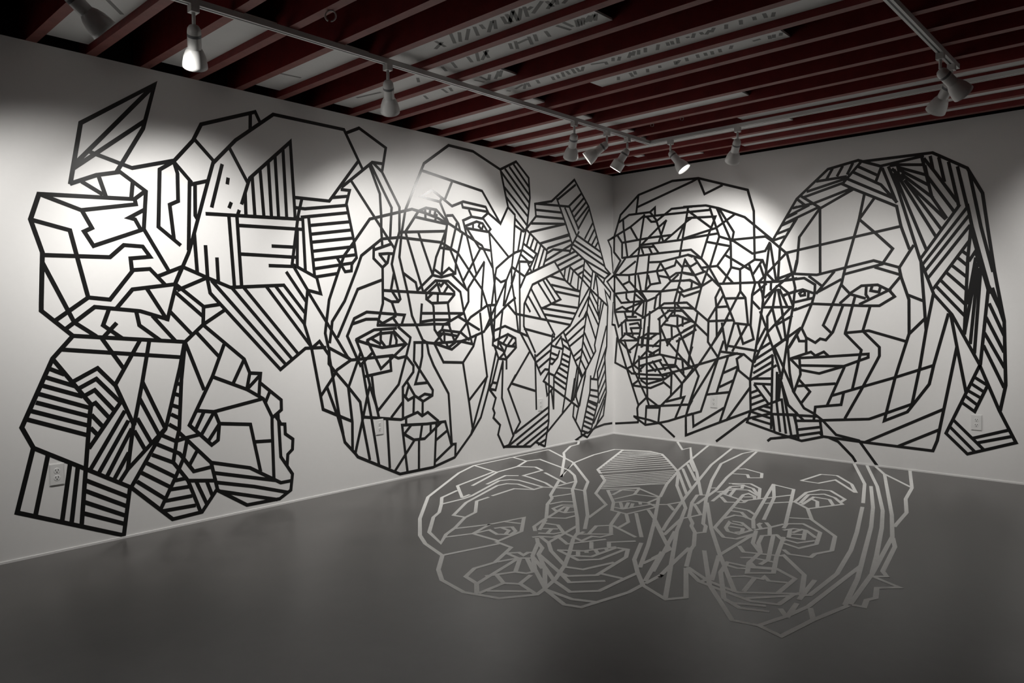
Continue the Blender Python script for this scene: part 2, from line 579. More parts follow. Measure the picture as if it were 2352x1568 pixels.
TAPE_AND_SHADOW['K2'] = '''
L -4559,1133 -4444,1238 -4310,1324
L -4444,1236 -4178,1008 -4141,915 -4065,907 -4072,847 -3918,717 -3918,650 -3987,603
L -4488,1191 -4350,1036
L -4313,1106 -4393,907 -4544,617 -4406,475 -4365,501 -4354,605 -4382,680
L -4391,907 -4162,808 -4048,736 -3988,610 -3989,541 -3983,185
L -4183,997 -4255,858
L -4141,915 -4164,808
L -4068,897 -4159,812
L -4073,842 -4079,755
L -4005,773 -4033,712
L -4559,1130 -4449,831
L -4500,703 -4389,684 -4064,736
L -4354,605 -4144,576 -4079,255
L -4452,691 -4504,590
L -4391,676 -4466,556
L -4358,598 -4423,509
L -4413,364 -4153,289 -3932,152 -3850,153
L -3944,630 -3942,585 -3924,553 -3894,549 -3892,482 -3835,438 -3840,368 -3876,339 -3882,268
L -3963,612 -3940,580 -3929,330 -3843,197 -3858,88 -3943,44 -4179,47 -4377,182
L -4119,457 -3991,448
L -4391,294 -3975,176
L -4378,231 -4128,161 -3885,78
L -4351,168 -3962,42
L -4412,1532 -4596,1450
L -4613,1439 -4443,1288
L -4644,1318 -4522,1185
L -4439,1347 -4444,1240
'''
TAPE_AND_SHADOW['K3'] = '''
L -4597,2234 -4481,2374 -4428,2482 -4066,2629 -4032,2565
L -4606,2224 -4686,2167 -4701,1825 -4574,1725
L -4599,2219 -4581,2158 -4581,1991 -4632,1964 -4612,1764
L -4610,1492 -4566,1593
L -4100,2607 -4103,2510
L -4470,2380 -4353,2266
L -4357,2256 -4396,2124 -4500,1759 -4526,1677 -4564,1591 -4608,1492
L -4246,2362 -4130,2162
L -4173,2017 -4114,2190 -3813,2476 -3789,2022 -3787,1958
L -4147,2085 -4145,1951
L -4096,2200 -4083,1955
L -4039,2250 -4019,1958
L -3979,2311 -3964,1959
L -3929,2360 -3912,1964
L -3869,2415 -3851,1964
L -4299,2252 -4372,1977
L -4261,2171 -4267,2135
L -4244,2017 -4258,1984
L -4191,1973 -4199,1951
L -4409,1931 -3734,1957
L -4597,2221 -4498,2116
L -4508,2128 -4524,1700
L -4475,2110 -4478,1913 -4465,1892
L -4508,2099 -4395,2137
L -3733,2093 -3762,1985 -3816,1643
L -4261,1929 -4234,1484
L -4207,1934 -4185,1485
L -4196,1876 -3730,1888
L -4185,1692 -3779,1692
L -3963,1758 -3794,1761
L -3987,1626 -3808,1628
L -4418,1731 -4409,1534
L -4346,1658 -4340,1504
L -4487,1805 -4474,1563
L -4564,1593 -4412,1532 -4261,1474 -3882,1498 -3727,1314
L -4412,1532 -4395,1436 -4244,1273 -3919,925 -3724,1062 -3560,1062
L -4382,1512 -3883,962
L -4249,1469 -3832,995
L -4167,1471 -3784,1028
L -4008,1482 -3680,1074
L -3942,1488 -3726,1228
L -3860,1587 -3714,1390
L -3802,1638 -3624,1557 -3594,1445 -3698,1467 -3800,1621
L -3771,1880 -3777,1625
L -3728,1973 -3714,1602
L -3681,1975 -3641,1567
L -4355,2256 -4206,2421 -3936,2638 -3377,2637 -3219,2374
L -3354,2618 -3244,2672 -3001,2566 -3040,2378
L -3122,2435 -3040,2378
L -3787,2102 -3511,2107 -3257,2426
L -3405,2218 -3129,2438 -3025,2441
L -3410,2201 -3336,2203 -3366,2103 -3306,1841 -3284,1715 -3327,1668 -3331,1617 -3386,1608 -3451,1703
L -3484,2135 -3358,2158
L -3783,2033 -3710,2032 -3366,2092
L -3739,1971 -3358,2039
L -3666,1921 -3350,1973
L -3662,1860 -3334,1915
L -3654,1805 -3319,1857
L -3649,1742 -3307,1796
L -3645,1681 -3290,1737
L -3637,1620 -3314,1676
L -3633,1562 -3458,1592
L -3318,2271 -3261,2203 -2931,1806
L -3155,2409 -3063,2210 -3053,2043 -3055,1943 -3047,1818
L -3141,2417 -3026,2231 -2953,2117 -2971,1888
L -3040,2378 -2876,2127 -2880,1941
'''
TAPE_AND_SHADOW['K4'] = '''
L -2880,1938 -2931,1793 -2959,1683 -2880,1415 -2901,1394 -2968,1393 -3050,1425
L -2751,2126 -3160,2011 -3300,1836 -3393,1724 -3433,1634 -3526,1401 -3552,1239 -3563,1163 -3539,1061
L -2875,1895 -3051,1870 -3241,1733 -3274,1653 -3394,1395 -3503,1246 -3511,1187 -3527,1094
L -3696,1456 -3548,1239 -3376,984 -3350,962
L -3127,1804 -3130,1718 -3047,1652 -3049,1380 -3091,1256 -3101,1212
L -3047,1654 -2999,1693 -2983,1756
L -3129,1781 -2965,1837
L -3080,1753 -2995,1763 -2937,1764
L -3073,1749 -3016,1694
L -3047,1561 -3278,1483 -3458,1133
L -2939,1617 -2970,1483
L -2961,1475 -2901,1401
L -2965,1393 -2925,1298
L -3293,969 -3377,1138 -3313,1266 -3200,1314 -2839,1290 -2871,1214
L -3322,1228 -3208,1260 -3107,1260 -3056,1227 -2925,1284
L -2950,1263 -2897,1203
L -2922,1188 -3135,1179 -3300,1110
L -3298,1106 -3184,1071 -3061,1042 -2831,1061
L -3202,1101 -3083,1150 -2952,1157
L -2952,1168 -2826,1061 -3076,881 -3190,1083 -3202,1101
L -3073,1167 -3075,1097 -3037,1054
L -2969,1149 -2988,1057
L -2950,1157 -2922,1093 -2926,1062
L -3164,1115 -3075,1069
L -2907,1199 -2784,1111 -2789,1086 -2830,963
L -3700,1466 -3729,1228 -3677,1066 -3610,720 -3591,620 -3467,563 -3345,507
L -3667,1066 -3611,1107 -3535,1006 -3537,944 -3487,885
L -3534,1057 -3531,988 -3505,843 -3456,555
L -3528,1055 -3352,966
L -3352,959 -3469,896 -3505,843 -3608,716
L -3487,885 -3375,764 -3272,644 -3256,541 -3254,499 -3192,199
L -3553,770 -3475,568
L -3375,764 -3344,498 -3346,301
L -3350,961 -3282,963 -2963,978 -2908,953 -2827,965
L -2830,963 -2907,748 -3110,561
L -2825,961 -2756,886 -2759,836 -2867,725 -2867,596 -2870,472
L -3377,1138 -3265,917 -3152,1008
L -3261,1013 -3371,765
L -3300,1110 -3232,955 -3180,760
L -3251,925 -3205,678 -3173,521 -3108,151
L -3182,760 -3210,667 -3254,503 -3320,273
L -3162,828 -3146,688 -3104,517
L -3178,748 -3110,561
L -3230,831 -2979,861 -2987,962
L -2808,732 -2837,654
L -2865,666 -2815,616 -2750,640
L -2755,639 -2763,505
L -2869,606 -2983,498
L -3454,562 -3426,425
L -3025,481 -3005,107
L -2838,473 -2839,429
L -2792,411 -2858,352 -2761,293
L -2761,285 -2951,79
L -2709,278 -2714,45
L -3044,1479 -2631,1468 -2300,1462
L -3106,1214 -2693,1211 -2537,1215 -2358,1209
L -2751,1071 -2610,1067
L -2742,1068 -2751,924
L -2662,1060 -2665,957 -2688,872 -2740,740 -2616,741
L -2751,924 -2557,675 -2562,632 -2661,593 -2747,646 -2825,763
L -2700,628 -2644,651 -2563,634
L -2666,592 -2669,481
L -2613,1058 -2596,979 -2545,877 -2384,632 -2353,206
L -2534,1055 -2437,898 -2215,883 -2089,1018 -2051,1119
L -2215,882 -2150,549 -2111,319
L -2005,1303 -1983,1121 -1966,987 -1925,744 -2150,553
L -1928,744 -2130,255
L -1810,954 -1907,639 -2008,393 -2124,263 -2323,88 -2564,42 -2906,43 -3300,236 -3322,264 -3412,361 -3428,425 -3471,564
L -3249,529 -2889,470 -2720,511 -2673,476 -2613,500 -2500,415
L -2831,47 -2850,192 -2879,425 -2626,406 -2425,403 -2359,198
L -2858,350 -2763,294 -2650,289 -2472,399
L -2675,402 -2698,289
L -2584,395 -2585,337
L -2523,392 -2547,47
L -2406,324 -2525,263
L -2317,89 -2310,200 -2339,202 -2541,86
'''
TAPE_AND_SHADOW['K5'] = '''
L -2622,2503 -2818,2112 -2859,1928 -2884,1741 -2808,1473 -2765,1283 -2658,1088 -2616,1066
L -2622,2503 -2353,2691 -2072,2686 -1734,2578
L -2644,2444 -1966,2361 -1738,2098 -1638,2257
L -2318,2398 -2400,2241
L -2453,2215 -2656,2236 -2537,2302 -2322,2194 -2193,2245 -1924,2228 -1890,2180
L -2439,2243 -2456,2215 -2360,2042
L -2210,2230 -2199,2197 -1899,2188
L -2127,2181 -2098,2132
L -1893,2180 -1969,2124
L -2180,2041 -2197,2086 -2098,2127 -1954,2123 -1865,2040 -1892,2014
L -1893,2178 -1738,2098
L -2171,2041 -2037,2091 -1961,2080 -1902,2013 -2160,2025
L -2080,2071 -2080,2023
L -2001,2077 -2012,2052 -1971,2027 -1961,2059
L -2197,2086 -2157,1965 -2088,1753 -2044,1637
L -2154,2023 -2004,1862
L -1883,2010 -1839,1685 -1823,1564 -1859,1379
L -1883,2010 -1634,1807
L -2689,2115 -2604,2151 -2495,2146 -2363,2046
L -2751,2126 -2621,2109 -2491,2083 -2374,2045
L -2615,2134 -2613,2069
L -2561,2140 -2570,2098
L -2507,2133 -2518,2095
L -2491,2110 -2508,2063
L -2711,2067 -2374,2039
L -2684,2118 -2821,1942 -2802,1888 -2649,1484
L -2886,1934 -2392,1981
L -2687,1942 -2545,1619
L -2875,1894 -2450,1885 -2263,1810 -2069,1601 -1978,1511
L -2380,2036 -2402,1922 -2420,1820 -2448,1622
L -2389,1998 -2464,1838 -2504,1761 -2543,1615
L -2456,1841 -2338,1833
L -2379,2110 -2316,2118 -2251,2054 -2228,1985
L -2271,2054 -2340,1838
L -2357,2045 -2154,1963 -1973,1889 -1954,1861
L -2208,1970 -2284,1730 -2292,1637
L -2346,1829 -2279,1709 -2173,1515
L -2528,1661 -2448,1620 -2363,1678 -2300,1638
L -2545,1613 -2451,1599 -2286,1637
L -2004,1865 -1859,1851
L -1998,1856 -2202,1575
L -1954,1857 -1848,1707
L -1946,1751 -2143,1518 -2143,1401 -2199,1321
L -1949,1746 -1978,1506 -1991,1334
L -1978,1511 -1917,1370
L -2847,1618 -2722,1548 -2705,1483
L -2699,1492 -2545,1613
L -2332,1622 -2155,1498
L -2641,1474 -2514,1569 -2375,1569 -2237,1482 -2197,1304 -2162,1217 -2107,1046
L -2599,1467 -2499,1541
L -2413,1560 -2307,1481 -2306,1457 -2378,1391 -2557,1385 -2614,1418 -2614,1465
L -2499,1558 -2464,1467
L -2477,1546 -2455,1526 -2421,1560
L -2382,1523 -2422,1472
L -2490,1458 -2493,1388
L -2599,1424 -2555,1459
L -2662,1378 -2680,1217
L -2665,1303 -2211,1301
L -2672,1234 -2534,1249 -2352,1248
L -2546,1375 -2538,1354 -2530,1170 -2443,1063
L -2381,1388 -2361,1245
L -2212,1299 -2409,1214 -2432,1212 -2450,1166 -2500,1136
L -2265,1274 -2013,1157
L -2165,1221 -2246,1140
L -2165,1223 -2119,1268 -1986,1334 -1917,1370 -1807,1375
L -2450,1164 -2237,1140 -2137,1073
L -2489,1137 -2394,1129 -2267,1109
L -2370,1202 -2309,1065
L -2425,1149 -2532,1059
L -2422,1127 -2423,1069
L -2255,1132 -2309,1069
L -2532,1057 -2233,1065 -2143,1086 -1964,1139 -1874,1217 -1656,1380 -1547,1441
L -2534,1057 -2341,1000 -2233,1063 -2089,1034
L -2406,1060 -2381,1016 -2303,1056
L -2616,1066 -2534,1057
L -1735,2579 -1525,2679 -1354,2554 -1338,2374 -1382,2100 -1416,2048
L -1732,2575 -1637,2254 -1544,2193
L -1558,2648 -1351,2471
L -1614,2618 -1345,2396
L -1672,2592 -1352,2328
L -1723,2559 -1360,2260
L -1686,2430 -1374,2200
L -1656,2339 -1389,2118
L -1541,2158 -1409,2062
L -1542,2096 -1430,2052
'''
TAPE_AND_SHADOW['K6'] = '''
L -1543,1854 -1634,1807 -1796,1700 -1814,1623 -1740,1578 -1666,1600 -1594,1722
L -1546,2188 -1572,1843 -1599,1690 -1596,1563 -1592,1565 -1548,1357
L -1594,1722 -1544,1701
L -1811,1618 -1821,1564 -1804,1379
L -1670,1590 -1801,1379 -1958,1139
L -1670,1590 -1709,1366
L -1554,1654 -1596,1565 -1696,1371
L -1910,1365 -1880,1249 -1837,1064
L -1878,1365 -1861,1240 -1831,1064
L -1814,1357 -1837,1113
L -1719,1334 -1769,1066
L -1649,1376 -1549,1292
L -1836,1145 -1691,1185 -1551,1139
L -1850,1051 -1659,1109 -1552,1069
L -1843,1114 -1851,1019 -1708,959
L -1786,1053 -1673,1008 -1553,995
L -1659,1091 -1713,1033
L -1592,1075 -1660,1008
L -1779,1058 -1786,994
L -1773,1044 -1708,959
L -1677,994 -1701,945 -1774,893
L -1832,1014 -1778,898
L -1714,959 -1675,888
L -1553,980 -1671,897
L -1781,896 -1675,884
L -1784,889 -1862,681 -1898,630 -1818,546 -1855,454 -1834,413 -1851,372 -1765,297 -1793,215 -1718,88
L -1722,872 -1820,617 -1888,631
L -1855,687 -1810,679
L -1722,863 -1739,539 -1592,183
L -1675,888 -1676,796
L -1556,733 -1658,611
L -1588,183 -1654,101 -1718,91
L -1433,1157 -988,1068
L -1487,1122 -1279,847 -1202,718 -1137,762 -1072,754
L -1551,1140 -1386,1088
L -1548,1357 -1514,1136
L -1658,1113 -1552,1070 -1545,987 -1673,891
L -1685,1008 -1548,994
L -1561,1030 -1594,1005
L -1361,937 -1657,613 -1497,295 -1591,187
L -1605,659 -1281,566
L -1281,911 -1267,389
L -1265,837 -1048,943
L -1237,775 -1056,868
L -1020,1098 -1064,836 -1080,743
L -1033,985 -869,946
L -1041,915 -930,881
L -1049,863 -975,841
L -891,1075 -857,955 -901,799 -992,695
L -915,933 -945,868 -1028,806 -1057,812
L -974,988 -891,1066
L -868,1046 -777,1000
L -861,984 -738,926
L -845,1103 -731,916 -558,637
L -738,916 -835,477 -875,319
L -870,901 -754,859
L -878,850 -763,806
L -893,803 -779,763
L -924,767 -795,706
L -969,726 -803,649
L -999,686 -819,597
L -1000,638 -827,544
L -1087,724 -992,690
L -1004,691 -1013,367
L -1077,743 -1087,256 -1115,146 -1145,19
L -1087,729 -1160,650 -616,345
L -1131,638 -1108,510 -1023,569
L -1045,561 -1013,371
L -629,774 -727,400
L -605,734 -695,426
L -492,707 -600,358
L -678,642 -735,422
L -500,660 -665,209
L -688,388 -708,263 -575,90
L -608,351 -663,470 -735,403 -1107,155
L -1090,393 -1564,202
L -1718,91 -1721,96 -1357,48 -1112,155
L -1095,332 -1644,100
L -1099,267 -1546,87
L -1111,202 -1452,65
L -1273,78 -1145,19
L -1137,83 -1245,51
'''
TAPE_AND_SHADOW['K7'] = '''
L -1027,2372 -664,2626 -430,2385 -147,1773 -59,1715 -158,1656 -174,1619
L -1027,2374 -1267,2323 -1254,2209 -1396,2077
L -1249,2328 -757,2351
L -931,2401 -646,2579
L -757,2353 -551,2503
L -703,2306 -519,2456
L -672,2256 -479,2421
L -641,2210 -446,2380
L -610,2140 -422,2358
L -943,2409 -812,2186 -706,1987
L -819,2333 -634,2075
L -749,2349 -602,2146
L -594,2117 -626,2076 -700,1987 -748,1897
L -1254,2270 -865,2281
L -1250,2210 -842,2224
L -1320,2137 -812,2176
L -1335,2055 -805,2177
L -1189,1961 -744,2081
L -1396,2077 -1192,1952 -1094,1895
L -1463,2049 -1509,1870
L -1396,2072 -1453,1886 -1603,1569
L -1342,2041 -1386,1934
L -1288,2003 -1335,1910
L -1239,1968 -1281,1878
L -1188,1944 -1300,1702
L -1142,1908 -1224,1727
L -1094,1895 -1112,1838 -1149,1753
L -1432,1941 -1252,1859 -1337,1733 -1407,1650 -1481,1536
L -1453,1884 -1290,1812
L -1462,1835 -1341,1766
L -1498,1774 -1307,1778
L -1576,1845 -1453,1881
L -1490,1770 -1490,1136
L -1373,1764 -1325,1690
L -1590,1717 -1416,1638
L -1399,1655 -1202,1725 -654,1917
L -1192,1955 -1191,1960 -746,2070
L -1094,1911 -1077,1923 -728,2023
L -1095,1872 -1002,1915 -748,1916
L -1121,1798 -700,1987
L -941,1759 -611,1882
L -980,1794 -824,1630
L -1278,929 -1437,1180 -1436,1273 -1428,1386 -1310,1567 -923,1705 -534,1854
L -624,2079 -218,1931
L -653,2019 -193,1862
L -691,1982 -157,1791
L -710,1946 -500,1838 -73,1705
L -367,1734 -158,1659
L -495,1835 -367,1731
L -502,1838 -541,1638
L -744,1756 -541,1638 -404,1543 -117,1379
L -674,1727 -515,1787
L -603,1689 -525,1721
L -818,1739 -837,1652
L -744,1748 -783,1614
L -693,1715 -736,1592
L -603,1672 -623,1532
L -546,1635 -580,1521 -610,1356
L -367,1728 -406,1555 -429,1471 -500,1184 -530,1056 -564,870 -613,734 -655,462
L -317,1699 -353,1544
L -317,1699 -287,1564 -273,1473 -284,1363 -259,1230
L -297,1688 -51,1519 -59,1451 -153,1536 -102,1370 -119,1108
L -511,1740 -383,1667
L -526,1686 -398,1613
L -365,2220 -499,2053
L -332,2163 -440,2025
L -302,2095 -380,1999
L -269,2037 -325,1976
L -1226,1583 -1043,1395
L -1153,1610 -972,1415
L -1110,1628 -895,1434 -1169,1347
L -1325,1521 -1110,1243 -988,1087
L -1369,1457 -1200,1255
L -1410,1392 -1346,1313
L -1548,1295 -744,1182
L -1032,1572 -580,1516
L -988,1511 -590,1465
L -1042,1389 -620,1351
L -1181,1349 -649,1292
L -1138,1288 -706,1240
L -1052,1656 -824,1624 -666,1537 -580,1518
L -428,1554 -606,1356 -745,1176 -1264,892
L -439,1464 -604,1262
L -475,1315 -534,1238
L -475,1279 -822,1078
L -505,1170 -776,1024
L -522,1081 -753,970
L -555,938 -684,870
L -572,860 -660,820
L -409,1531 -273,1370
L -424,1459 -269,1266
L -440,1387 -265,1163
L -470,1309 -323,1031
L -508,1095 -358,870
L -530,1002 -400,817
L -547,918 -442,769
L -580,831 -492,712
L -605,753 -549,656
L -180,1404 -275,1151 -340,965 -323,904 -558,642 -647,500
L -222,1425 -259,1266
L -118,1138 -125,943 -160,831 -136,458 -190,218 -472,22 -578,70
L -129,1159 -359,623
L -130,938 -291,685 -276,398 -414,70
L -161,790 -283,593
L -153,697 -275,511
L -144,603 -276,429
L -136,520 -267,357
L -145,446 -363,155
L -163,381 -320,120
L -409,652 -424,482 -461,387 -575,70
L -410,622 -292,604
L -427,510 -284,485
L -436,455 -284,420
L -461,402 -302,352
L -453,391 -293,326
L -478,349 -319,283
L -495,295 -345,229
L -512,242 -362,186
L -537,200 -380,142
L -545,156 -405,99
L -562,103 -464,66
L -472,77 -587,42 -656,23 -611,6
L -464,66 -329,106 -174,122 -32,118
'''
TAPE_AND_SHADOW['K8'] = '''
R 92,1853 12,1944 15,2109 96,2331 319,2514 715,2607
R 317,2506 291,2329
R 307,2391 936,2573
R 77,2255 203,2321 455,2324 515,2364 516,2287
R 129,2274 134,2184 182,1882
R 393,2299 219,2194 1,2101
L -1,2101 -92,2062 -37,1987 -1,1726
R 1,1726 3,1703
R 393,2282 626,2282 877,2280
R 389,2306 338,2040 330,1967 278,1688 277,1542 241,1266
R 459,2322 528,2240 610,2019
R 424,2273 472,2224 528,2222 707,2331 936,2330
R 648,2222 565,2167 354,1999
R 648,2222 637,2206 562,2017
R 891,2326 866,2189 859,2173 798,1858
R 936,2223 870,2188 856,2173 629,2018
R 845,2161 776,2026
R 898,2287 936,2258
R 56,2119 115,2036 114,1876
R 219,2194 306,2056
R 115,2037 462,2064 696,2071
R 338,1996 827,2015 937,2030
R 338,1973 497,1970
R 489,1992 554,1906
R 354,1965 377,1904
R 447,1962 478,1904
R 346,1986 214,1887
R 114,1878 561,1899 923,1911
R 96,1853 17,1730
R 154,1870 21,1713
R 282,1832 88,1710
R 445,1880 423,1675 399,1518
R 447,1813 584,1811 888,1862 937,1843
R 584,1806 535,1723
R 576,1806 681,1645
R 5,1705 194,1694 591,1724 743,1766 760,1812 831,1738
R 805,1618 831,1741 857,1813 937,1691
R 834,1757 913,1753
R 681,1643 758,1688 834,1691 937,1672
R 17,1703 15,1502 20,1308 67,1153 176,1239
R 5,1695 1,1693
L -1,1693 -112,1629 -1,1529
R 1,1529 16,1509
R 8,1495 1,1410
L -1,1410 -24,1177 -1,1171
R 2,1172 19,1167 73,973 166,714
R 25,1695 181,1525
R 203,1687 203,1626 120,1595
R 205,1626 407,1425
R 313,1686 349,1517 415,1425
R 20,1503 289,1522 591,1512 776,1526
R 435,1681 459,1586 575,1599 538,1716
R 462,1583 392,1519
R 565,1669 677,1647
R 673,1645 699,1611 591,1512
R 699,1611 906,1612 937,1595
R 784,1675 703,1610
R 809,1627 783,1546 736,1396
R 791,1552 838,1509
R 769,1514 849,1454 937,1478
R 805,1497 937,1532
R 805,1481 783,1391
R 29,1495 103,1404 415,1421
R 165,1498 168,1450 205,1415
R 281,1488 376,1419
R 584,1507 530,1465 507,1337
R 538,1459 423,1418
R 580,1507 567,1336
R 384,1419 364,1238
R 415,1418 363,945
R 376,1412 168,1341
R 24,1326 115,1362 205,1310
R 24,1308 249,1313 387,1245
R 360,1406 257,1293 241,1259
R 375,1248 561,1349 621,1389 877,1393 937,1347
R 568,1344 937,1341
R 453,1311 429,899
R 549,1227 688,1322
R 658,1315 841,1313
R 820,1320 937,1211
R 591,1329 662,1211
R 572,1138 688,1263 776,1266 927,1214
R 568,1237 572,1096
R 927,1214 769,1156 606,1181
R 773,1262 772,1146
R 831,1256 831,1159
R 747,1386 740,1276
R 732,1315 658,1230
R 769,1379 827,1314
R 144,1307 168,1232
R 152,1256 293,1255
R 143,1217 352,1225
R 106,1198 114,1042
R 153,1215 171,1077
R 204,1176 308,1191 344,1141 212,1136
R 224,1130 248,1058
R 344,1231 344,1144 316,1011 247,745
R 48,1034 22,767 170,707 231,662
R 135,1080 328,1082
R 151,1074 77,1004 320,1011
R 167,1074 304,1018
R 139,1015 235,751 263,677
R 89,994 219,880
R 316,984 199,900
R 304,1041 476,1031
R 359,1032 351,938
R 438,1090 351,1042
R 445,1083 575,1082
R 538,1081 437,1020
R 436,1153 414,906 417,512
R 304,964 568,956
R 576,1141 579,1035 568,870
R 484,947 564,1012 725,1034
R 437,900 507,872
R 445,860 575,930
R 576,1154 658,984
R 658,1010 906,758
R 706,1155 710,1044 654,961
R 710,1037 937,1156
R 761,1006 937,1098
R 772,1148 909,874 895,777
R 798,1045 747,778
R 937,958 906,867
R 575,870 827,829 841,691
R 247,745 422,906
R 319,815 575,874
R 319,741 590,818
R 321,849 323,612
R 166,707 247,745
R 255,752 351,688
R 382,750 319,693
R 429,779 522,696
R 483,801 617,628
R 568,804 635,714
R 598,864 706,704
R 598,765 747,771 870,647
R 413,694 769,759
R 223,662 413,657 658,663
R 590,663 937,756
R 335,613 613,621
R 717,705 823,589
R 937,728 816,579
R 706,685 699,464
R 613,614 717,685
R 174,701 314,333 298,297 304,199
R 271,678 319,585 413,418 440,346
R 311,591 239,542
R 243,536 460,522 605,583
R 343,596 413,559 598,613
R 605,596 695,536
R 827,596 809,452
R 816,572 582,347
R 643,394 849,456 750,239
R 413,421 314,333
R 421,512 422,418 537,350
R 405,330 575,346 899,384
R 413,315 575,328
R 409,323 397,140
R 571,336 552,175
R 254,212 451,189 574,163 739,45
R 266,206 397,134 552,168 665,198 938,297
R 24,114 306,153 314,193
R 937,429 906,375 867,269 870,75 938,106
R 715,2607 1001,2597 1506,2422 1566,2221 1576,1776
R 936,2573 997,2596
R 1004,2587 1069,2435 1253,2497
R 841,2336 1082,2325 1218,2284 1477,2175 1746,1941
R 841,2281 1122,2278
R 877,2280 897,2289 1158,2090
R 887,2223 1184,2209 1114,2049 1034,1819
R 1124,2298 1223,2016 1127,1737
R 1197,2286 1339,1972
R 1223,2276 1370,2046 1352,1959
R 1377,2209 1188,2099 841,2026
R 1202,2046 841,2020
R 1223,2016 1339,1974 1683,1980
R 1096,1974 1331,1917
R 1352,1974 1555,1833 1676,1849 1719,1924
R 1335,1987 1341,1916 1344,1714 1263,1570
R 1335,1908 1202,1739 1366,1566
R 1038,1729 1202,1737
R 1284,1836 1532,1685
R 1344,1718 1434,1694 1576,1776 1651,1767 1689,1670
R 1434,1694 1437,1489 1487,1427 1513,1182
R 1437,1489 1290,1221
R 1523,1732 1582,1559 1553,1455 1539,1174
R 1648,1764 1560,1641
R 1629,1719 1669,1601
R 1215,1566 1795,1566
R 1211,1568 1237,1531 1185,1436 1194,1347 1106,1217
R 1237,1531 1375,1205
R 1263,1450 1203,1355
R 1194,1343 1307,1349
R 1289,1425 1487,1425
R 923,1911 1034,1819 1114,1733 1215,1566
R 887,1865 1029,1819
R 961,1828 1061,1691
R 915,1744 988,1781
R 855,1821 1038,1549
R 841,1685 961,1659 1079,1691
R 1105,1714 1038,1549 975,1329
R 1088,1674 1220,1547
R 1158,1614 1038,1549
R 841,1610 911,1616 1029,1554
R 934,1590 925,1524
R 841,1506 1038,1549
R 841,1452 1016,1501
R 841,1394 878,1393 1106,1213
R 841,1343 943,1334
R 1112,1213 1106,1009 1212,862
R 1106,1209 1375,1219
R 1194,1342 1199,1052
R 841,1306 971,1185 1106,1067
R 998,1304 971,1185 892,789
R 841,1239 943,1205
R 841,1113 971,1176
R 841,1055 980,1127
R 841,1013 980,726 1008,673 907,401 869,272
R 841,829 962,725
R 841,735 1217,850 1410,908
R 841,606 1007,785 1264,1141
R 1307,1237 1137,961
R 1251,1193 1299,929
R 1375,1191 1299,941
R 1375,1191 1537,1174 1568,1043 1466,999 1413,1173
R 1500,1166 1359,926
R 1307,977 1616,933
R 1230,919 1476,898 1567,826
R 1269,1020 1212,862 911,401
R 1472,902 1403,854 1423,746 1535,664
R 1316,877 1200,524
R 1265,714 1410,781
R 1212,850 1031,327 860,267
R 841,379 897,383
R 1089,496 1326,535
R 1230,579 1372,651
R 1414,773 1231,238
R 945,291 951,172 1270,379
R 867,272 867,76 1231,238 1540,373 1823,500
R 1539,597 1300,265
R 1196,52 1499,296 1734,366
'''
